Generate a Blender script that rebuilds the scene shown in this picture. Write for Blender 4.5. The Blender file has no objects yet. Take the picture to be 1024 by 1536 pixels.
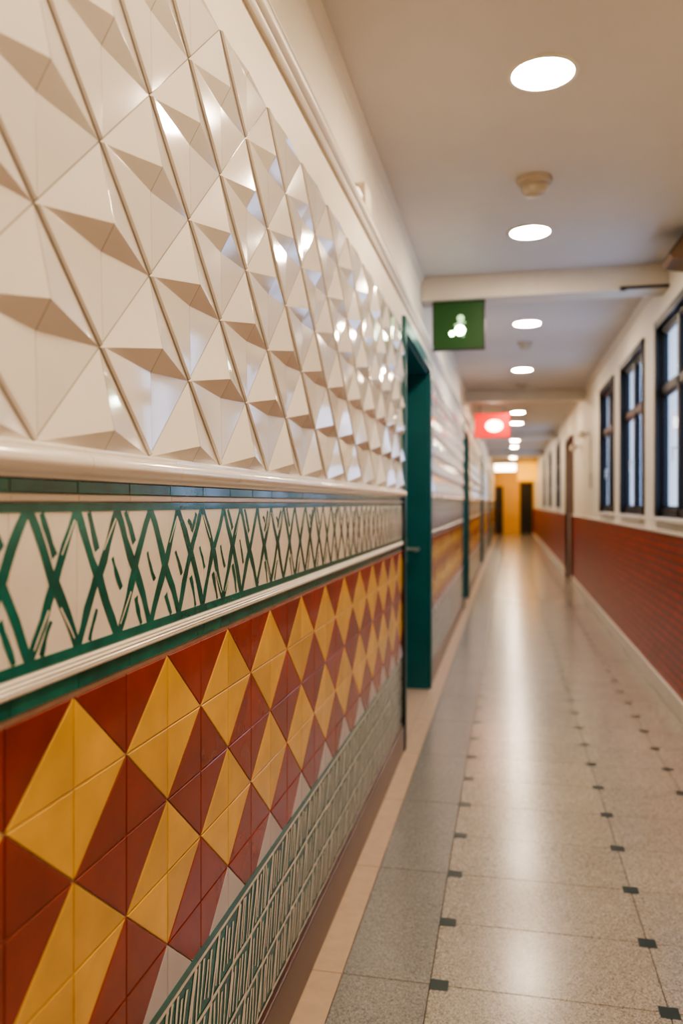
import bpy, bmesh, math, random
from mathutils import Vector
random.seed(7)
S=bpy.context.scene
COL=S.collection
XL=-0.57; XR=1.08; HC=3.0; Y0=-4.0; Y1=36.0
XU=XL-0.055
# ------------------------------------------------------------ materials
def new_mat(name):
    m=bpy.data.materials.new(name); m.use_nodes=True
    nt=m.node_tree; b=nt.nodes['Principled BSDF']
    return m,nt,b
def lin(c):
    return tuple(((x/255)/12.92 if x/255<=0.04045 else (((x/255)+0.055)/1.055)**2.4) for x in c)+(1,)
def pmat(name,rgb,rough=0.5,var=0.12,scale=8,bump=0.0,bscale=60,metal=0,island=0.0,coat=0,bev=0,spec=0.5):
    m,nt,b=new_mat(name); N=nt.nodes; L=nt.links
    c=lin(rgb)
    tc=N.new('ShaderNodeTexCoord')
    nz=N.new('ShaderNodeTexNoise'); nz.inputs['Scale'].default_value=scale; nz.inputs['Detail'].default_value=5
    L.new(tc.outputs['Object'],nz.inputs['Vector'])
    mr=N.new('ShaderNodeMapRange'); mr.inputs['From Min'].default_value=0.3; mr.inputs['From Max'].default_value=0.7
    mr.inputs['To Min'].default_value=1-var; mr.inputs['To Max'].default_value=1+var
    L.new(nz.outputs['Fac'],mr.inputs['Value'])
    src=mr.outputs['Result']
    if island>0:
        g=N.new('ShaderNodeNewGeometry')
        m2=N.new('ShaderNodeMapRange'); m2.inputs['To Min'].default_value=1-island; m2.inputs['To Max'].default_value=1+island
        L.new(g.outputs['Random Per Island'],m2.inputs['Value'])
        mu=N.new('ShaderNodeMath'); mu.operation='MULTIPLY'
        L.new(src,mu.inputs[0]); L.new(m2.outputs['Result'],mu.inputs[1]); src=mu.outputs[0]
    vm=N.new('ShaderNodeVectorMath'); vm.operation='SCALE'
    vm.inputs[0].default_value=c[:3]; L.new(src,vm.inputs['Scale'])
    L.new(vm.outputs['Vector'],b.inputs['Base Color'])
    b.inputs['Roughness'].default_value=rough; b.inputs['Metallic'].default_value=metal
    b.inputs['Coat Weight'].default_value=coat; b.inputs['Coat Roughness'].default_value=0.06
    b.inputs['Specular IOR Level'].default_value=spec
    nrm=None
    if bev>0:
        bv=N.new('ShaderNodeBevel'); bv.samples=4; bv.inputs['Radius'].default_value=bev; nrm=bv.outputs['Normal']
    if bump>0:
        n2=N.new('ShaderNodeTexNoise'); n2.inputs['Scale'].default_value=bscale; n2.inputs['Detail'].default_value=3
        L.new(tc.outputs['Object'],n2.inputs['Vector'])
        bp=N.new('ShaderNodeBump'); bp.inputs['Strength'].default_value=bump; bp.inputs['Distance'].default_value=0.004
        L.new(n2.outputs['Fac'],bp.inputs['Height'])
        if nrm: L.new(nrm,bp.inputs['Normal'])
        nrm=bp.outputs['Normal']
    if nrm: L.new(nrm,b.inputs['Normal'])
    return m
def emat(name,rgb,strength,base=None):
    m,nt,b=new_mat(name)
    b.inputs['Base Color'].default_value=lin(base or rgb)
    b.inputs['Emission Color'].default_value=lin(rgb); b.inputs['Emission Strength'].default_value=strength
    return m
M={}
M['plaster']=pmat('cream_plaster',(228,219,202),0.55,0.04,3,0.15,40)
M['ceil']=pmat('ceiling_paint',(200,194,189),0.6,0.03,2,0.1,30)
M['cornice']=pmat('cornice_paint',(216,207,192),0.45,0.05,4)
M['grout']=pmat('tile_grout',(186,160,142),0.8,0.1,30)
M['grout_d']=pmat('floor_grout',(80,76,70),0.8,0.1,30)
M['white_glaze']=pmat('white_ceramic',(234,228,218),0.16,0.03,6,0.08,14,coat=0.5,bev=0.0018)
M['frieze_w']=pmat('frieze_white_glaze',(226,219,206),0.22,0.05,10,0.1,25)
M['teal']=pmat('teal_glaze',(8,100,90),0.22,0.25,22,0.12,30,island=0.14,coat=0.3)
M['teal_d']=pmat('teal_door_paint',(0,88,90),0.35,0.08,6)
M['red']=pmat('oxblood_tile',(138,52,30),0.24,0.18,9,0.12,22,island=0.14,coat=0.3)
M['yellow']=pmat('ochre_tile',(218,172,74),0.24,0.13,9,0.12,22,island=0.12,coat=0.3)
M['grey_t']=pmat('pale_grey_tile',(190,184,186),0.3,0.05,9,island=0.05)
M['brown']=pmat('brown_skirting',(74,38,28),0.32,0.15,7,coat=0.15)
M['dark']=pmat('dark_edge',(24,22,22),0.4,0.1,10)
M['black']=pmat('black_frame_paint',(20,24,28),0.4,0.1,10,spec=0.3)
M['steel']=pmat('brushed_steel',(200,198,192),0.3,0.05,20,metal=1)
M['beige_f']=pmat('beige_floor_strip',(190,166,142),0.38,0.08,20,0.1,80)
M['dkgreen']=pmat('floor_inset_green',(20,42,38),0.3,0.1,20)
M['red_door']=pmat('dark_red_door_paint',(72,20,16),0.5,0.1,6,spec=0.25)
M['white_pl']=pmat('white_plastic',(215,210,200),0.4,0.03,10)
M['tan_pl']=pmat('tan_plastic',(180,168,150),0.5,0.05,10)
M['brown_pl']=pmat('brown_speaker_case',(120,96,76),0.5,0.05,10)
M['endyellow']=pmat('yellow_glow_wall_paint',(236,188,104),0.5,0.06,2)  # yellow glow of the far end is worked into this wall colour
M['curb']=pmat('cream_stone_curb',(224,214,200),0.4,0.06,12)
def glow(name,rgb,s): return emat(name,rgb,s)
M['lamp']=glow('lamp_diffuser',(255,232,203),195)
M['lampw']=glow('lamp_diffuser_end_glow',(255,204,120),190)
M['signlit']=glow('sign_lamp_lit',(235,255,225),40)
M['signdim']=glow('sign_pictogram_lit',(190,235,180),1.6)
M['green_s']=emat('sign_green_face',(16,96,20),0.08,(12,70,16))
M['red_s']=emat('sign_red_face',(230,20,14),1.6,(190,20,14))
M['boxlit']=glow('lightbox_white',(255,240,210),12)
M['yellit']=glow('yellow_glow_emission',(255,180,10),1.3)  # emission for the added panel that stands for the yellow glow

def relief_mat():
    m=pmat('relief_white_glaze',(233,227,217),0.11,0.025,5,0.06,10,coat=0.8,bev=0.0013)
    nt=m.node_tree;N=nt.nodes;L=nt.links;b=N['Principled BSDF']
    tc=N.new('ShaderNodeTexCoord');sp=N.new('ShaderNodeSeparateXYZ');L.new(tc.outputs['Object'],sp.inputs[0])
    def mth(op,x,y=None):
        n=N.new('ShaderNodeMath');n.operation=op
        for i,t in enumerate((x,y)):
            if t is None: continue
            if isinstance(t,(int,float)): n.inputs[i].default_value=t
            else: L.new(t,n.inputs[i])
        return n.outputs[0]
    u=mth('DIVIDE',mth('SUBTRACT',sp.outputs['Y'],0.8816),0.1607)
    v=mth('DIVIDE',mth('SUBTRACT',sp.outputs['Z'],1.425),0.1455)
    l1=mth('LESS_THAN',mth('PINGPONG',u,0.5),0.0055)
    l2=mth('LESS_THAN',mth('PINGPONG',mth('SUBTRACT',v,u),1.0),0.010)
    l3=mth('LESS_THAN',mth('PINGPONG',mth('ADD',v,u),1.0),0.010)
    al=mth('MAXIMUM',mth('MAXIMUM',l1,l2),l3)
    src=b.inputs['Base Color'].links[0].from_socket
    mx=N.new('ShaderNodeMix');mx.data_type='RGBA';L.new(al,mx.inputs['Factor']);L.new(src,mx.inputs['A'])
    mx.inputs['B'].default_value=lin((160,152,140));L.new(mx.outputs['Result'],b.inputs['Base Color'])
    return m
M['relief']=relief_mat()
def terrazzo(name,base,dark,light,rough):
    m,nt,b=new_mat(name);N=nt.nodes;L=nt.links
    tc=N.new('ShaderNodeTexCoord')
    v=N.new('ShaderNodeTexVoronoi');v.inputs['Scale'].default_value=330;L.new(tc.outputs['Object'],v.inputs['Vector'])
    cr=N.new('ShaderNodeValToRGB');e=cr.color_ramp.elements
    e[0].position=0.1;e[0].color=lin(dark);e[1].position=0.9;e[1].color=lin(light)
    x=cr.color_ramp.elements.new(0.35);x.color=lin(base);x=cr.color_ramp.elements.new(0.7);x.color=lin(base)
    sp=N.new('ShaderNodeSeparateXYZ');L.new(v.outputs['Color'],sp.inputs[0]);L.new(sp.outputs['X'],cr.inputs['Fac'])
    nz=N.new('ShaderNodeTexNoise');nz.inputs['Scale'].default_value=3;nz.inputs['Detail'].default_value=2;L.new(tc.outputs['Object'],nz.inputs['Vector'])
    g=N.new('ShaderNodeNewGeometry')
    ad=N.new('ShaderNodeMath');ad.operation='MULTIPLY_ADD';ad.inputs[1].default_value=0.10;ad.inputs[2].default_value=-0.05
    L.new(g.outputs['Random Per Island'],ad.inputs[0])
    mr=N.new('ShaderNodeMapRange');mr.inputs['From Min'].default_value=0.3;mr.inputs['From Max'].default_value=0.7;mr.inputs['To Min'].default_value=0.95;mr.inputs['To Max'].default_value=1.04
    L.new(nz.outputs['Fac'],mr.inputs['Value'])
    a2=N.new('ShaderNodeMath');L.new(mr.outputs['Result'],a2.inputs[0]);L.new(ad.outputs[0],a2.inputs[1])
    vm=N.new('ShaderNodeVectorMath');vm.operation='SCALE';L.new(cr.outputs['Color'],vm.inputs[0]);L.new(a2.outputs[0],vm.inputs['Scale'])
    L.new(vm.outputs['Vector'],b.inputs['Base Color'])
    b.inputs['Roughness'].default_value=rough
    b.inputs['Coat Weight'].default_value=0.3;b.inputs['Coat Roughness'].default_value=0.18
    return m
M['terr']=terrazzo('terrazzo_warm',(162,154,141),(110,104,95),(192,184,171),0.22)
M['terrg']=terrazzo('terrazzo_grey',(134,132,128),(92,90,88),(162,159,154),0.28)
def brick():
    m,nt,b=new_mat('red_brick_tile');N=nt.nodes;L=nt.links
    tc=N.new('ShaderNodeTexCoord');sp=N.new('ShaderNodeSeparateXYZ');L.new(tc.outputs['Object'],sp.inputs[0])
    cb=N.new('ShaderNodeCombineXYZ');L.new(sp.outputs['Y'],cb.inputs['X']);L.new(sp.outputs['Z'],cb.inputs['Y'])
    br=N.new('ShaderNodeTexBrick');L.new(cb.outputs[0],br.inputs['Vector'])
    br.inputs['Color1'].default_value=lin((172,50,32));br.inputs['Color2'].default_value=lin((148,40,26));br.inputs['Mortar'].default_value=lin((66,22,18))
    br.inputs['Scale'].default_value=1;br.inputs['Brick Width'].default_value=0.24;br.inputs['Row Height'].default_value=0.06;br.inputs['Mortar Size'].default_value=0.008
    L.new(br.outputs['Color'],b.inputs['Base Color']);b.inputs['Roughness'].default_value=0.32;b.inputs['Specular IOR Level'].default_value=0.4
    bp=N.new('ShaderNodeBump');bp.invert=True;bp.inputs['Strength'].default_value=0.9;bp.inputs['Distance'].default_value=0.006
    L.new(br.outputs['Fac'],bp.inputs['Height']);L.new(bp.outputs['Normal'],b.inputs['Normal'])
    return m
M['brick']=brick()
def glassm():
    m=bpy.data.materials.new('window_glass');m.use_nodes=True;nt=m.node_tree;N=nt.nodes;L=nt.links;N.clear()
    o=N.new('ShaderNodeOutputMaterial');mx=N.new('ShaderNodeMixShader');t=N.new('ShaderNodeBsdfTransparent');t.inputs[0].default_value=(.8,.88,.95,1)
    g=N.new('ShaderNodeBsdfGlossy');g.inputs['Roughness'].default_value=0.03
    mx.inputs[0].default_value=0.14
    L.new(t.outputs[0],mx.inputs[1]);L.new(g.outputs[0],mx.inputs[2]);L.new(mx.outputs[0],o.inputs[0]);return m
M['glass']=glassm()
# ------------------------------------------------------------ mesh helpers
class MB:
    def __init__(s): s.v=[];s.f=[];s.m=[];s.mats=[]
    def mi(s,k):
        if k not in s.mats: s.mats.append(k)
        return s.mats.index(k)
    def face(s,pts,k):
        n=len(s.v); s.v+= [tuple(p) for p in pts]; s.f.append(tuple(range(n,n+len(pts)))); s.m.append(s.mi(k))
    def fan(s,vs,fs,k):
        n=len(s.v); s.v+=[tuple(p) for p in vs]
        for f in fs: s.f.append(tuple(n+i for i in f)); s.m.append(s.mi(k))
    def box(s,a,b,k,bev=0.0):
        (x0,y0,z0),(x1,y1,z1)=a,b
        vs=[(x0,y0,z0),(x1,y0,z0),(x1,y1,z0),(x0,y1,z0),(x0,y0,z1),(x1,y0,z1),(x1,y1,z1),(x0,y1,z1)]
        if bev<=0:
            s.fan(vs,[(0,3,2,1),(4,5,6,7),(0,1,5,4),(1,2,6,5),(2,3,7,6),(3,0,4,7)],k);return
        bm=bmesh.new();bv=[bm.verts.new(p) for p in vs]
        for f in [(0,3,2,1),(4,5,6,7),(0,1,5,4),(1,2,6,5),(2,3,7,6),(3,0,4,7)]: bm.faces.new([bv[i] for i in f])
        bmesh.ops.bevel(bm,geom=bm.edges[:],offset=bev,segments=2,affect='EDGES',profile=0.6)
        bm.verts.index_update()
        s.fan([v.co[:] for v in bm.verts],[[v.index for v in f.verts] for f in bm.faces],k);bm.free()
    def prism(s,prof,y0,y1,k):  # prof list of (x,z), extruded along y
        n=len(prof); vs=[(x,y0,z) for x,z in prof]+[(x,y1,z) for x,z in prof]
        fs=[(i,(i+1)%n,n+(i+1)%n,n+i) for i in range(n)]+[tuple(range(n))[::-1],tuple(range(n,2*n))]
        s.fan(vs,fs,k)
    def lathe(s,prof,c,k,n=32):
        vs=[];fs=[]
        for r,z in prof:
            for i in range(n):
                a=2*math.pi*i/n; vs.append((c[0]+r*math.cos(a),c[1]+r*math.sin(a),c[2]+z))
        for j in range(len(prof)-1):
            for i in range(n):
                fs.append((j*n+i,j*n+(i+1)%n,(j+1)*n+(i+1)%n,(j+1)*n+i))
        fs.append(tuple(range(n)));fs.append(tuple((len(prof)-1)*n+i for i in range(n)))
        s.fan(vs,fs,k)
    def tube(s,p0,p1,r,k,n=14):
        p0=Vector(p0);p1=Vector(p1);d=(p1-p0).normalized();u=d.orthogonal().normalized();w=d.cross(u)
        vs=[];fs=[]
        for p in (p0,p1):
            for i in range(n):
                a=2*math.pi*i/n;vs.append((p+u*math.cos(a)*r+w*math.sin(a)*r)[:])
        for i in range(n): fs.append((i,(i+1)%n,n+(i+1)%n,n+i))
        fs+= [tuple(range(n))[::-1],tuple(range(n,2*n))]
        s.fan(vs,fs,k)
    def obj(s,name,parent=None,smooth=False,cuts=None,merge=False,normals=True):
        me=bpy.data.meshes.new(name);me.from_pydata(s.v,[],s.f)
        for k in s.mats: me.materials.append(M[k])
        for p,i in zip(me.polygons,s.m): p.material_index=i
        bm=bmesh.new();bm.from_mesh(me)
        if merge: bmesh.ops.remove_doubles(bm,verts=bm.verts,dist=1e-5)
        if cuts:
            for co,no in cuts:
                g=bm.verts[:]+bm.edges[:]+bm.faces[:]
                bmesh.ops.bisect_plane(bm,geom=g,plane_co=co,plane_no=no,clear_outer=True,dist=1e-6)
        if normals: bmesh.ops.recalc_face_normals(bm,faces=bm.faces)
        if smooth:
            for f in bm.faces: f.smooth=True
        bm.to_mesh(me);bm.free()
        if smooth:
            try: me.set_sharp_from_angle(angle=math.radians(40))
            except Exception: pass
        o=bpy.data.objects.new(name,me);COL.objects.link(o)
        if parent: o.parent=parent
        return o
def empty(name,loc=(0,0,0)):
    e=bpy.data.objects.new(name,None);COL.objects.link(e);e.empty_display_size=0.1
    return e
def inset(poly,d):
    n=len(poly);out=[]
    A=sum(poly[i][0]*poly[(i+1)%n][1]-poly[(i+1)%n][0]*poly[i][1] for i in range(n))
    if A<0: poly=poly[::-1]
    if d==0: return list(poly)
    L=[]
    for i in range(n):
        a=poly[i];b=poly[(i+1)%n];dx=b[0]-a[0];dy=b[1]-a[1];l=math.hypot(dx,dy)
        nx,ny=-dy/l,dx/l;L.append((nx,ny,nx*a[0]+ny*a[1]+d))
    for i in range(n):
        a1,b1,c1=L[i-1];a2,b2,c2=L[i];D=a1*b2-a2*b1
        if abs(D)<1e-9: out.append((poly[i][0]+a2*d,poly[i][1]+b2*d));continue
        out.append(((c1*b2-c2*b1)/D,(a1*c2-a2*c1)/D))
    return out
WL=lambda u,v,h:(XL+h,u,v)
FL=lambda u,v,h:(u,v,h)
def tile(mb,poly,h0,h1,gap,bev,k,mp=WL):
    p0=inset(poly,gap/2);p1=inset(poly,gap/2+bev);n=len(p0)
    vs=[mp(a,b,h0) for a,b in p0]+[mp(a,b,h1-bev*0.7) for a,b in p0]+[mp(a,b,h1) for a,b in p1]
    fs=[tuple(range(2*n,3*n))]
    for j in (0,1):
        for i in range(n): fs.append((j*n+i,j*n+(i+1)%n,(j+1)*n+(i+1)%n,(j+1)*n+i))
    mb.fan(vs,fs,k)
def stroke(mb,p,q,w,h,k,j=0.0015,w2=None):
    dx=q[0]-p[0];dy=q[1]-p[1];l=math.hypot(dx,dy);nx,ny=-dy/l,dx/l;w2=w2 or w
    R=lambda:random.uniform(-j,j)
    top=[];bot=[];n=4
    bow=R()*1.2
    for i in range(n+1):
        t=i/n;ww=(w*(1-t)+w2*t)/2
        cx=p[0]+dx*t+bow*math.sin(math.pi*t);cy=p[1]+dy*t
        jj=0 if i in(0,n) else 1
        top.append((cx+nx*ww+R()*0.6*jj,cy+ny*ww));bot.append((cx-nx*ww+R()*0.6*jj,cy-ny*ww))
    hh=h+random.uniform(0,0.0003)
    vs=[WL(a,b,hh) for a,b in top]+[WL(a,b,hh) for a,b in bot]
    mb.fan(vs,[(i+1,i,n+1+i,n+2+i) for i in range(n)],k)

# ------------------------------------------------------------ room shell
doors=[(4.40,5.86),(10.4,11.6),(17.2,18.4),(24.0,25.2)]
DZ=2.31
segs=[];p=Y0
for a,b in doors: segs.append((p,a));p=b
segs.append((p,Y1))
mb=MB()
for a,b in segs: mb.box((XL-0.25,a,0),(XL,b,2.50),'plaster')
for a,b in doors:
    mb.box((XL-0.25,a,DZ),(XL,b,2.50),'plaster')
mb.box((XL-0.25,Y0,2.50),(XU,Y1,HC),'plaster')
mb.obj('wall_left')
# right wall
wins=[(5.0,6.3),(6.9,8.2),(8.8,10.0)]
rdoors=[(14.2,15.3)]
WZ0,WZ1=1.25,2.66
fwins=[(17.6,18.9),(21.0,22.3),(24.4,25.7)]
mb=MB();T=0.14
ops=sorted([(a,b,WZ0,WZ1) for a,b in wins+fwins]+[(a,b,0,2.45) for a,b in rdoors])
p=Y0
for a,b,z0,z1 in ops:
    mb.box((XR,p,0),(XR+T,a,HC),'plaster')
    if z0>0: mb.box((XR,a,0),(XR+T,b,z0),'plaster')
    mb.box((XR,a,z1),(XR+T,b,HC),'plaster');p=b
mb.box((XR,p,0),(XR+T,Y1,HC),'plaster')
mb.obj('wall_right')
mb=MB();mb.box((XL-0.25,Y0-0.2,0),(XR+T,Y0,HC),'plaster');mb.obj('wall_back')
mb=MB()
mb.box((XL-0.25,Y1,0),(0.55,Y1+0.2,HC),'endyellow');mb.box((0.55,Y1,2.2),(1.0,Y1+0.2,HC),'endyellow');mb.box((1.0,Y1,0),(XR+T,Y1+0.2,HC),'endyellow')
mb.obj('wall_end')
mb=MB();mb.box((XL-0.25,Y0-0.2,HC),(XR+T,Y1+0.2,HC+0.15),'ceil');mb.obj('ceiling')
for i,yb in enumerate([5.86,11.9,18.9,25.6,31]):
    mb=MB();mb.box((XU,yb,2.83),(XR,yb+0.22,HC),'cornice',0.006);mb.obj('trim_%d'%(20+i))
# floor
mb=MB();mb.box((XL-0.25,Y0-0.2,-0.1),(XR+T,Y1+0.2,-0.004),'grout_d')
RY=0.345;ybase=2.26
def row(k): return ybase+RY*k
k0=math.ceil((Y0-ybase)/RY);k1=int((Y1-ybase)/RY)
cols=[-0.215,0.418,0.79,XR]
for k in range(k0-1,k1+1):
    ya,yb=max(row(k),Y0),min(row(k+1),Y1)
    if yb-ya<0.05: continue
    for c in range(3): tile(mb,[(cols[c],ya),(cols[c+1],ya),(cols[c+1],yb),(cols[c],yb)],-0.004,0,0.003,0.0006,'terr',FL)
    if k%2==0:
        yc=min(row(k+2),Y1)
        tile(mb,[(-0.466,ya),(-0.215,ya),(-0.215,yc),(-0.466,yc)],-0.004,0,0.003,0.0006,'terrg',FL)
        tile(mb,[(XL,ya),(-0.466,ya),(-0.466,yc),(XL,yc)],-0.004,0,0.003,0.0006,'beige_f',FL)
for a,b in doors: tile(mb,[(XL-0.2,a),(XL,a),(XL,b),(XL-0.2,b)],-0.004,0,0.002,0.0005,'beige_f',FL)
for a,b in rdoors: tile(mb,[(XR,a),(XR+T,a),(XR+T,b),(XR,b)],-0.004,0,0.002,0.0005,'terr',FL)
for k in range(k0+1,k1):
    for x in (-0.19,0.418,0.79):
        s=0.026
        tile(mb,[(x-s,row(k)-s),(x+s,row(k)-s),(x+s,row(k)+s),(x-s,row(k)+s)],-0.002,0.0006,0,0.0005,'dkgreen',FL)
mb.obj('floor')
# ------------------------------------------------------------ left wall tiling
Zr0,Zr1=1.425,2.298;PW,PH=0.1607,0.1455
def seg_range(a,b,step,origin): return range(int(math.floor((a-origin)/step))-1,int(math.ceil((b-origin)/step))+2)
def build_seg(idx,a,b):
    cuts=[((0,a+0.001,0),(0,-1,0)),((0,b-0.001,0),(0,1,0))]
    # relief
    R=MB();B0=0.004
    for i in seg_range(a,b,PW,0.8816):
        for j in range(0,8):
            if (i+j)%2==0: continue   # apex points at odd parity
            yc=0.8816+PW*i;zc=Zr0+PH*j
            P=lambda y,z,h:WL(yc+y*PW,zc+z*PH,B0+h)
            Lp=P(-1,0,0);Rp=P(1,0,0);Tp=P(0,1,0);Bp=P(0,-1,0)
            A=P(0,0.19,0.024);C=P(0,-0.07,0.003)
            L2=P(-0.97,-0.0,0.006);B2=P(0,-0.97,0.006)
            R.face([Lp,A,Tp],'relief');R.face([A,Rp,Tp],'relief')
            R.face([Lp,C,A],'relief');R.face([C,Rp,A],'relief')
            R.face([Lp,L2,C],'relief');R.face([L2,B2,C],'relief')
            R.face([Lp,Bp,B2,L2],'relief');R.face([Bp,Rp,C],'relief');R.face([Bp,C,B2],'relief')
    R.obj('relief_wall_tiles' if idx==0 else 'relief_wall_tiles.%03d'%idx,merge=True,normals=False,
          cuts=cuts+[((0,0,Zr0),(0,0,-1)),((0,0,Zr1),(0,0,1))])
    # harlequin
    H=MB();RH=0.1225;W=0.15;zt=1.093;zb=0.515;yo=0.972
    H.box((XL,a,zb),(XL+0.003,b,1.098),'grout')
    h1=0.006;g=0.0022;bv=0.0012
    for i in seg_range(a,b,W,yo):
        ya=yo+W*i;yb=ya+W
        for r in range(5):
            z1=zt-RH*r;z0=z1-RH
            up=(r%2==0);left=(i%2!=0)
            top,bt=z1,z0
            if up:
                if left: Yp=[(ya,bt),(yb,bt),(yb,top)];Rp=[(ya,bt),(yb,top),(ya,top)]
                else: Yp=[(ya,bt),(yb,bt),(ya,top)];Rp=[(yb,bt),(yb,top),(ya,top)]
            else:
                if left: Yp=[(ya,top),(yb,bt),(yb,top)];Rp=[(ya,top),(ya,bt),(yb,bt)]
                else: Yp=[(ya,top),(ya,bt),(yb,top)];Rp=[(ya,bt),(yb,bt),(yb,top)]
            ck='yellow' if r<4 else 'grey_t'
            tile(H,Yp,0.0,h1,g,bv,ck);tile(H,Rp,0.0,h1,g,bv,'red')
    H.obj('harlequin_wall_tiles' if idx==0 else 'harlequin_wall_tiles.%03d'%idx,cuts=cuts+[((0,0,zb),(0,0,-1))],normals=False)
    # frieze
    F=MB()
    F.box((XL,a,1.101),(XL+0.003,b,1.381),'grout')
    for i in seg_range(a,b,0.15,0.98):
        ya=0.98+0.15*i;yb=ya+0.15
        q=lambda z0,z1,k,h=0.007:tile(F,[(ya,z0),(yb,z0),(yb,z1),(ya,z1)],0,h,0.0012,0.0012,k)
        q(1.362,1.381,'teal');q(1.352,1.362,'frieze_w',0.009);q(1.155,1.352,'frieze_w',0.006);q(1.101,1.124,'teal',0.008)
    hb=0.0063
    P=0.112;zb1,zt1=1.157,1.342;zm=(zb1+zt1)/2
    F.box((XL,a,1.339),(XL+0.0068,b,1.351),'teal')
    F.box((XL,a,1.146),(XL+0.0068,b,1.160),'teal')
    for i in seg_range(a,b,P,0.98):
        y=0.98+P*i;J=lambda s=0.004:random.uniform(-s,s)
        zc=zm+J(0.010)
        # sharp crossing brush strokes: one row of tall diamonds / triangles
        stroke(F,(y+J(),zt1),(y+P/2+J(0.002),zc),0.015,hb,'teal',w2=0.019,j=0.004)
        stroke(F,(y+P/2+J(0.002),zc+0.006),(y+P+J(),zb1),0.019,hb,'teal',w2=0.016,j=0.004)
        stroke(F,(y+P+J(),zt1),(y+P/2+J(0.002),zc),0.015,hb,'teal',w2=0.019,j=0.004)
        stroke(F,(y+P/2+J(0.002),zc+0.006),(y+J(),zb1),0.019,hb,'teal',w2=0.016,j=0.004)
        # second, offset strokes running beside the arms (broken double lattice)
        v=random.random()
        if v<0.55:
            stroke(F,(y+P*0.24+J(),zt1-0.004),(y+P*0.50+J(),zc+0.040+J()),0.010,hb,'teal',w2=0.014,j=0.003)
        elif v<0.9:
            stroke(F,(y+P*0.76+J(),zt1-0.010),(y+P*0.52+J(),zc+0.038+J()),0.012,hb,'teal',w2=0.009,j=0.003)
            stroke(F,(y+P*0.40+J(),zt1-0.022+J()),(y+P*0.56+J(),zt1-0.038+J()),0.008,hb,'teal',w2=0.011,j=0.003)
        v=random.random()
        if v<0.5:
            stroke(F,(y+P*0.26+J(),zb1+0.004),(y+P*0.47+J(),zc-0.042+J()),0.011,hb,'teal',w2=0.007,j=0.003)
        elif v<0.9:
            stroke(F,(y+P*0.72+J(),zb1+0.004),(y+P*0.52+J(),zc-0.040+J()),0.008,hb,'teal',w2=0.013,j=0.003)
        if random.random()<0.35:
            stroke(F,(y-0.012+J(),zm+0.020+J()),(y+0.012+J(),zm-0.026+J()),0.007,hb,'teal',w2=0.010,j=0.003)
        for (p0,p1) in (((y+P*0.05,zt1-0.014),(y+P*0.36,zm+0.034)),((y+P*0.95,zt1-0.014),(y+P*0.64,zm+0.034)),
                        ((y+P*0.38,zm-0.034),(y+P*0.08,zb1+0.014)),((y+P*0.62,zm-0.034),(y+P*0.92,zb1+0.014))):
            if random.random()<0.35: stroke(F,(p0[0]+J(0.002),p0[1]),(p1[0]+J(0.002),p1[1]),0.004,hb+0.0006,'frieze_w',j=0.001,w2=0.0025)
    F.obj('painted_tile_frieze' if idx==0 else 'painted_tile_frieze.%03d'%idx,cuts=cuts,normals=False)
    D=MB()
    prof=[(0,1.381),(0.012,1.381),(0.014,1.384),(0.020,1.387),(0.026,1.391),(0.030,1.397),(0.031,1.403),(0.029,1.410),(0.024,1.415),(0.018,1.417),(0.018,1.421),(0.014,1.425),(0,1.425)]
    yy=0.98+0.3*math.floor((a-0.98)/0.3)
    while yy<b:
        s0=max(yy+0.0006,a);s1=min(yy+0.2994,b)
        if s1-s0>0.01: D.prism([(XL+x,z) for x,z in prof],s0,s1,'white_glaze')
        yy+=0.3
    D.obj('trim_%d'%(1+idx),smooth=True)
    D=MB()
    prof=[(0,1.124),(0.010,1.124),(0.013,1.127),(0.013,1.129),(0.011,1.130),(0.0135,1.132),(0.011,1.1345),(0.0135,1.137),(0.011,1.139),(0.012,1.142),(0.010,1.145),(0,1.145)]
    D.prism([(XL+x,z) for x,z in prof],a,b,'frieze_w')
    D.obj('trim_%d'%(40+idx))
    # lower hatch band
    G=MB();z0,z1=0.145,0.515
    G.box((XL,a,z0),(XL+0.004,b,z1),'teal')
    G.box((XL,a,0.500),(XL+0.007,b,0.515),'teal')
    G.box((XL,a,0.491),(XL+0.0062,b,0.500),'frieze_w')
    W=0.125;hb=0.005
    rows=[(0.385,0.491),(0.27,0.385),(0.158,0.27)]
    for i in seg_range(a,b,W,0.98):
        y=0.98+W*i;J=lambda s=0.006:random.uniform(-s,s)
        for ri,(za,zc) in enumerate(rows):
            sl=0.045;yo2=y-sl*ri
            stroke(G,(yo2,za),(yo2+sl,zc),0.010,hb,'frieze_w',j=0.002)
            n=6
            for t in range(1,n):
                u=t/n
                s0=yo2+W*u+J();s1=yo2+sl*0.6+W*u+J()
                cut=random.uniform(0.02,0.22);cut2=random.uniform(0.02,0.2)
                p=(s0+(s1-s0)*cut,za+(zc-za)*cut);q=(s1-(s1-s0)*cut2,zc-(zc-za)*cut2)
                stroke(G,p,q,0.0065,hb,'frieze_w',j=0.002,w2=0.0095)
            stroke(G,(yo2-0.005,za+J(0.003)),(yo2+W+0.005,za+J(0.003)),0.009,hb+0.0003,'frieze_w')
    G.obj('hatched_tile_band' if idx==0 else 'hatched_tile_band.%03d'%idx,cuts=cuts,normals=False)
    K=MB();K.box((XL,a,0),(XL+0.016,b,0.145),'brown',0.004);K.obj('baseboard_left' if idx==0 else 'baseboard_left.%03d'%idx)
for idx,(a,b) in enumerate(segs):
    aa=a+(0.075 if idx>0 else 0);bb=b-(0.075 if idx<len(segs)-1 else 0)
    if idx==0: bb=b-0.05
    build_seg(idx,aa,bb)
mb=MB();mb.box((XL,4.352,0),(XL+0.02,4.366,1.38),'dark',0.002);mb.obj('trim_60')
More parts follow.
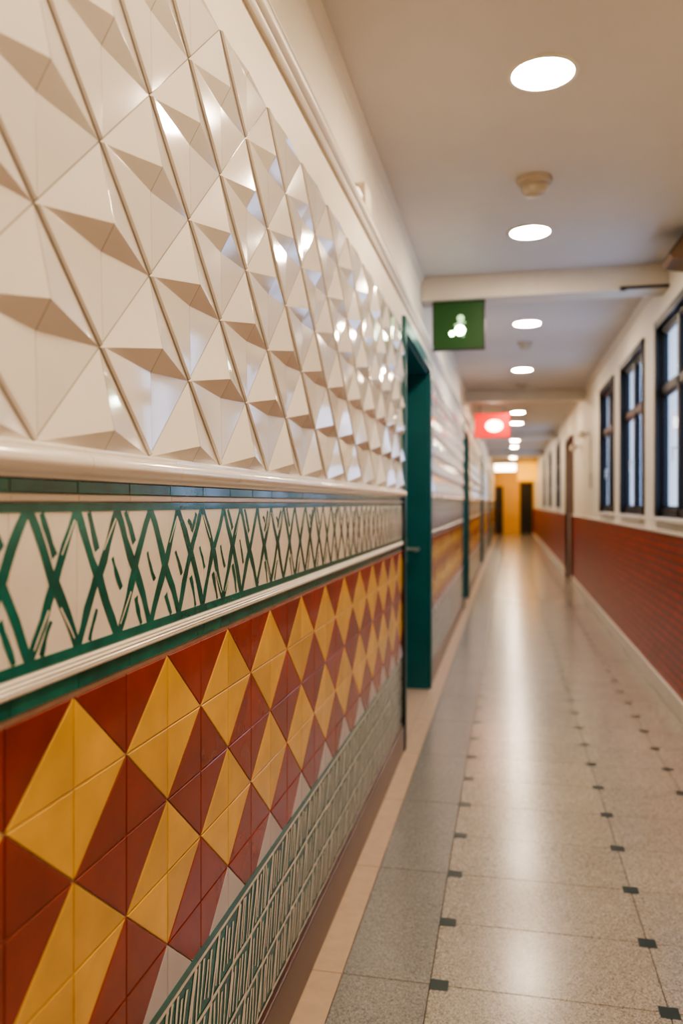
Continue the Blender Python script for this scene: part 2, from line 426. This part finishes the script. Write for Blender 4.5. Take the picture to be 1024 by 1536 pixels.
# left doors
for n,(a,b) in enumerate(doors):
    e=empty('door_%d'%(n+1));c=0.07;w0=c if n else 0.03
    mb=MB()
    mb.box((XL-0.0,a-w0,0),(XL+0.022,a+0.01,DZ+c),'teal_d',0.004)
    mb.box((XL-0.0,b-0.01,0),(XL+0.022,b+c,DZ+c),'teal_d',0.004)
    mb.box((XL-0.0,a-0.0,DZ-0.01),(XL+0.022,b,DZ+c),'teal_d',0.004)
    mb.box((XL-0.2,a,0),(XL+0.0,a+0.03,DZ),'teal_d',0.003);mb.box((XL-0.2,b-0.03,0),(XL+0.0,b,DZ),'teal_d',0.003)
    mb.box((XL-0.2,a,DZ-0.03),(XL,b,DZ),'teal_d',0.003)
    mb.obj('door_casing',e)
    mb=MB()
    xb=XL-0.16
    mb.box((xb-0.04,a+0.03,0.01),(xb,b-0.03,DZ-0.03),'teal_d',0.003)
    wm=(a+b)/2
    for (ya,yb) in ((a+0.12,wm-0.05),(wm+0.05,b-0.12)):
        mb.box((xb-0.002,ya,0.2),(xb+0.010,yb,0.95),'teal_d',0.006)
        mb.box((xb-0.002,ya,1.1),(xb+0.010,yb,1.95),'black',0.006)
    mb.obj('door_leaf',e)
    mb=MB();hy=b-0.09
    mb.tube((xb,hy,1.02),(xb+0.10,hy,1.02),0.013,'steel');mb.tube((xb+0.095,hy+0.012,1.02),(xb+0.095,hy-0.13,1.02),0.014,'steel')
    mb.box((xb,hy-0.03,0.92),(xb+0.014,hy+0.03,1.10),'steel',0.004)
    mb.obj('door_handle',e,smooth=True)
# picture-rail ledge, conduit
mb=MB()
pr=[(-0.055,2.50),(0,2.50),(0,2.455),(0.010,2.455),(0.016,2.462),(0.018,2.472),(0.028,2.480),(0.032,2.492),(0.028,2.505),(0.016,2.510),(0.012,2.520),(0.0,2.530),(-0.055,2.53)]
mb.prism([(XL+x,z) for x,z in pr],Y0,Y1,'cornice')
mb.obj('trim_61',smooth=True)
mb=MB();pr=[(0,2.94),(0.008,2.945),(0.010,2.96),(0.022,2.975),(0.026,3.0),(0,3.0)]
p=Y0
for yb in [5.86,11.9,18.9,25.6,31,Y1]:
    mb.prism([(XU+x,z) for x,z in pr],p,yb,'cornice');mb.prism([(XR-x,z) for x,z in pr],p,yb,'cornice');p=yb+0.22
mb.obj('trim_62',smooth=True)
e=empty('electrical_conduit')
mb=MB();mb.tube((XU+0.014,Y0,2.60),(XU+0.014,Y1,2.60),0.013,'cornice');mb.tube((XU+0.009,Y0,2.66),(XU+0.009,Y1,2.66),0.008,'cornice')
mb.obj('pipe_run',e,smooth=True)
mb=MB();y=0.9
while y<12:
    mb.box((XU,y,2.58),(XU+0.032,y+0.02,2.62),'steel',0.003);y+=1.25
mb.obj('pipe_clips',e)
mb=MB();mb.box((XU,3.12,2.53),(XL+0.02,3.26,2.62),'cornice',0.006);mb.lathe([(0.022,0),(0.022,0.012),(0.012,0.018)],(XL-0.01,3.19,2.62),'steel',18);mb.tube((XL+0.0,3.12,2.555),(XL+0.0,3.0,2.555),0.011,'steel');mb.obj('junction_box',e)
# ------------------------------------------------------------ right wall trim
mb=MB()
p=Y0
for a,b in rdoors+[(Y1,Y1)]:
    mb.box((XR-0.018,p,0.12),(XR,a-(0.06 if a<Y1 else 0),1.14),'brick');p=b+0.06
mb.obj('brick_tile_wainscot')
mb=MB();p=Y0
for a,b in rdoors+[(Y1,Y1)]:
    q=a-(0.06 if a<Y1 else 0)
    mb.box((XR-0.035,p,0),(XR,q,0.12),'curb',0.006);p=b+0.06
mb.obj('baseboard_right')
mb=MB();p=Y0
for a,b in rdoors+[(Y1,Y1)]:
    q=a-(0.06 if a<Y1 else 0)
    mb.box((XR-0.035,p,1.14),(XR,q,1.165),'curb',0.005);p=b+0.06
mb.obj('trim_63')
for n,(a,b) in enumerate(wins+fwins):
    e=empty('window_%d'%(n+1));x0,x1=XR+0.02,XR+0.07
    mb=MB();f=0.06
    mb.box((x0,a,WZ0),(x1,b,WZ0+f),'black',0.004);mb.box((x0,a,WZ1-f),(x1,b,WZ1),'black',0.004)
    mb.box((x0,a,WZ0),(x1,a+f,WZ1),'black',0.004);mb.box((x0,b-f,WZ0),(x1,b,WZ1),'black',0.004)
    mid=(a+b)/2
    mb.box((x0,mid-0.04,WZ0),(x1,mid+0.04,WZ1),'black',0.004)
    mb.box((x0,a,2.14),(x1,b,2.20),'black',0.004)
    for (ya,yb) in ((a+f,mid-0.04),(mid+0.04,b-f)):
        for (za,zb) in ((WZ0+f,2.14),(2.20,WZ1-f)):
            g=0.02
            mb.box((x0+0.015,ya,za),(x1-0.015,ya+g,zb),'black');mb.box((x0+0.015,yb-g,za),(x1-0.015,yb,zb),'black')
            mb.box((x0+0.015,ya,za),(x1-0.015,yb,za+g),'black');mb.box((x0+0.015,ya,zb-g),(x1-0.015,yb,zb),'black')
    mb.box((XR-0.018,a-0.04,WZ0-0.0),(XR+0.02,a+0.03,WZ1+0.03),'black',0.004);mb.box((XR-0.018,b-0.03,WZ0),(XR+0.02,b+0.04,WZ1+0.03),'black',0.004)
    mb.box((XR-0.018,a-0.04,WZ1-0.03),(XR+0.02,b+0.04,WZ1+0.03),'black',0.004)
    mb.obj('frame',e)
    mb=MB();xg=(x0+x1)/2;mb.face([(xg,a+f,WZ0+f),(xg,b-f,WZ0+f),(xg,b-f,WZ1-f),(xg,a+f,WZ1-f)],'glass');mb.obj('glass_pane',e,normals=False)
    mb=MB();mb.box((XR-0.045,a-0.06,WZ0-0.03),(XR+0.02,b+0.06,WZ0),'curb',0.006);mb.obj('window_sill',e)
    mb=MB();mb.tube((x0,mid-0.005,1.72),(x0-0.035,mid-0.005,1.72),0.007,'steel');mb.box((x0-0.04,mid-0.012,1.63),(x0-0.028,mid+0.004,1.73),'steel',0.003);mb.obj('latch',e)
for n,(a,b) in enumerate(rdoors):
    e=empty('door_%d'%(len(doors)+n+1));mb=MB();c=0.06;t=2.45
    mb.box((XR-0.05,a-c,0),(XR+0.0,a+0.01,t+c),'red_door',0.004);mb.box((XR-0.05,b-0.01,0),(XR+0.0,b+c,t+c),'red_door',0.004);mb.box((XR-0.05,a,t-0.01),(XR+0.0,b,t+c),'red_door',0.004)
    mb.obj('door_casing',e)
    mb=MB();mb.box((XR+0.08,a+0.002,0.01),(XR+0.12,b-0.002,t-0.002),'red_door',0.003);mb.box((XR+0.072,a+0.12,1.2),(XR+0.082,b-0.12,2.2),'black',0.003);mb.box((XR+0.070,a+0.12,0.2),(XR+0.082,b-0.12,1.0),'red_door',0.006)
    mb.obj('door_leaf',e)
# ------------------------------------------------------------ ceiling fixtures
ly=[-2.6,-0.6,1.25,3.17,5.01,7.55,10.15,12.9,14.9,16.9,19.3,21.6,24,27,29.6,32.6,34.8]  # last lamp added to brighten the far end with a yellow glow
for n,y in enumerate(ly):
    x=0.13 if y<6 else 0.17
    e=empty('recessed_ceiling_light')
    mb=MB();mb.lathe([(0.118,0.0),(0.135,0.0),(0.134,-0.006),(0.124,-0.010),(0.116,-0.008),(0.114,-0.003)],(x,y,HC),'white_pl',40);mb.obj('trim_ring',e,smooth=True)
    mb=MB();mb.lathe([(0.001,-0.006),(0.113,-0.006),(0.115,-0.001)],(x,y,HC),'lampw' if y>31 else 'lamp',40);mb.obj('diffuser',e)
for (x,y,s) in [(0.13,4.20,1.0),(0.17,8.45,0.85),(0.18,11.4,0.85),(0.18,20.3,0.8)]:
    mb=MB();P=[(0.088,0),(0.090,-0.012),(0.084,-0.026),(0.062,-0.030),(0.060,-0.040),(0.066,-0.046),(0.062,-0.066),(0.045,-0.082),(0.022,-0.090),(0.001,-0.091)]
    mb.lathe([(r*s,z*s) for r,z in P],(x,y,HC),'tan_pl',36)
    mb.obj('smoke_detector',smooth=True)
# exit sign, fixed under the beam
e=empty('exit_sign');ys=5.92
mb=MB();mb.box((-0.540,ys,2.475),(-0.17,ys+0.03,2.825),'green_s',0.004);mb.obj('sign_panel',e)
mb=MB()
for a,b in (((-0.545,2.82),(-0.165,2.83)),((-0.545,2.47),(-0.165,2.48)),((-0.545,2.47),(-0.535,2.83)),((-0.175,2.47),(-0.165,2.83))):
    mb.box((a[0],ys-0.004,a[1]),(b[0],ys+0.034,b[1]),'dark',0.002)
mb.obj('sign_frame',e)
mb=MB()
def disc(cx,cz,r,k,yy=ys-0.003): mb.face([(cx+r*math.cos(t*math.pi/12),yy,cz+r*math.sin(t*math.pi/12)) for t in range(24)],k)
def bar(p,r,w,k='signdim',yy=ys-0.002):
    dx=r[0]-p[0];dz=r[1]-p[1];l=math.hypot(dx,dz);nx,nz=-dz/l*w/2,dx/l*w/2
    mb.face([(p[0]+nx,yy,p[1]+nz),(p[0]-nx,yy,p[1]-nz),(r[0]-nx,yy,r[1]-nz),(r[0]+nx,yy,r[1]+nz)],k)
cx,cz=-0.345,2.615
disc(cx+0.005,cz+0.085,0.024,'signdim');bar((cx,cz+0.06),(cx-0.004,cz),0.02)
bar((cx-0.01,cz+0.05),(cx-0.04,cz+0.035),0.008);bar((cx+0.01,cz+0.05),(cx+0.04,cz+0.055),0.008)
bar((cx-0.01,cz),(cx-0.05,cz-0.03),0.010)
bar((cx+0.01,cz),(cx+0.025,cz-0.05),0.008)
disc(cx,cz-0.002,0.034,'signlit');disc(cx-0.058,cz-0.024,0.015,'signlit')
mb.obj('running_pictogram_and_lamp',e,normals=False)
# red sign
e=empty('red_warning_sign');ys2=13.2
mb=MB();mb.box((-0.53,ys2,2.42),(0.02,ys2+0.06,2.80),'red_s',0.006);mb.obj('sign_panel',e)
mb=MB();mb.lathe([(0.001,-0.0),(0.085,0.0),(0.085,0.02)],(0,0,0),'boxlit',28)
o=mb.obj('sign_lamp',e);o.rotation_euler=(math.radians(90),0,0);o.location=(-0.22,ys2-0.001,2.60);o.scale=(1.5,1,1)
mb=MB()
for x in (-0.45,-0.06): mb.tube((x,ys2+0.03,2.79),(x,ys2+0.03,3.0),0.008,'dark')
mb.obj('hangers',e)
# far light box, and a panel added for the yellow glow
e=empty('ceiling_lightbox')
mb=MB();mb.box((-0.5,31.6,2.60),(0.28,31.75,2.88),'boxlit',0.01);mb.obj('lit_box',e)
mb=MB()
for x in (-0.4,0.2): mb.tube((x,31.67,2.87),(x,31.67,3.0),0.012,'dark')
mb.obj('hangers',e)
e=empty('yellow_glow_panel')  # made-up glowing panel in place of the yellow glow on ceiling and wall
mb=MB();mb.box((0.34,30.75,2.20),(1.05,30.85,2.86),'yellit',0.01);mb.obj('lit_panel',e)
mb=MB()
for x in (0.45,0.95): mb.tube((x,30.8,2.85),(x,30.8,3.0),0.012,'dark')
mb.obj('hangers',e)
# end doorway
e=empty('door_9')
mb=MB();mb.box((0.55,Y1+0.05,0.0),(1.0,Y1+0.1,2.2),'dark',0.004);mb.obj('door_leaf',e)
mb=MB();mb.box((0.50,Y1-0.03,0),(0.56,Y1,2.26),'brown',0.004);mb.box((0.99,Y1-0.03,0),(1.04,Y1,2.26),'brown',0.004);mb.box((0.50,Y1-0.03,2.2),(1.04,Y1,2.26),'brown',0.004);mb.obj('door_casing',e)
e=empty('wall_cabinet')
mb=MB();mb.box((XL+0.02,Y1-0.35,0.0),(-0.22,Y1-0.0,2.1),'brown',0.01);mb.obj('cabinet_body',e)
mb=MB();mb.box((XL+0.05,Y1-0.36,0.15),(-0.25,Y1-0.345,1.0),'dark',0.004);mb.box((XL+0.05,Y1-0.36,1.08),(-0.25,Y1-0.345,2.0),'dark',0.004);mb.obj('cabinet_doors',e)
# wall fixtures, right side
for (y,z) in [(11.2,2.28),(12.6,2.2)]:
    e=empty('wall_lamp')
    mb=MB();mb.box((XR-0.02,y-0.04,z-0.05),(XR,y+0.04,z+0.07),'white_pl',0.005);mb.tube((XR-0.02,y,z),(XR-0.11,y,z+0.02),0.010,'dark');mb.obj('bracket',e)
    mb=MB();mb.lathe([(0.02,0.05),(0.035,0.03),(0.06,-0.04),(0.058,-0.04),(0.03,0.02)],(XR-0.12,y,z-0.01),'tan_pl',24);mb.obj('shade',e,smooth=True)
e=empty('fire_alarm_call_box')
mb=MB();mb.box((XR-0.03,11.0,1.55),(XR,11.12,1.75),'tan_pl',0.006);mb.tube((XR-0.015,11.06,1.75),(XR-0.015,11.06,2.2),0.009,'tan_pl');mb.obj('call_box_and_conduit',e)
# wedge wall speaker (only its edge shows at the frame edge) and rail along the beam
e=empty('wall_loudspeaker')
mb=MB();mb.prism([(XR,2.98),(XR-0.03,2.98),(XR-0.135,2.84),(XR-0.125,2.81),(XR,2.79)],5.08,5.34,'brown_pl');mb.obj('speaker_case',e)
mb=MB();mb.prism([(XR-0.04,2.974),(XR-0.137,2.846),(XR-0.140,2.849),(XR-0.043,2.977)],5.10,5.32,'dark');mb.obj('speaker_grille',e)
mb=MB();mb.box((0.76,5.83,2.835),(XR,5.86,2.85),'dark',0.003);mb.lathe([(0.02,0),(0.02,0.01),(0.012,0.016)],(0.78,5.845,2.825),'dark',16)
mb.obj('curtain_rail')
# ------------------------------------------------------------ world + camera
w=bpy.data.worlds.new('daylight');S.world=w;w.use_nodes=True
bg=w.node_tree.nodes['Background'];bg.inputs[0].default_value=(0.54,0.67,1.0,1);bg.inputs[1].default_value=5.0
try: S.view_settings.look='AgX - Medium High Contrast'
except Exception as ex: print('look',ex)
cam=bpy.data.cameras.new('camera');co=bpy.data.objects.new('camera',cam);COL.objects.link(co)
co.location=(0,0,1.35);co.rotation_euler=(math.radians(90),0,math.radians(11.72))
cam.sensor_width=36;cam.sensor_fit='AUTO';cam.lens=36*1205/1536;cam.shift_y=-13/1536
cam.clip_start=0.05;cam.clip_end=200
cam.dof.use_dof=True;cam.dof.focus_distance=1.55;cam.dof.aperture_fstop=2.4
S.camera=co
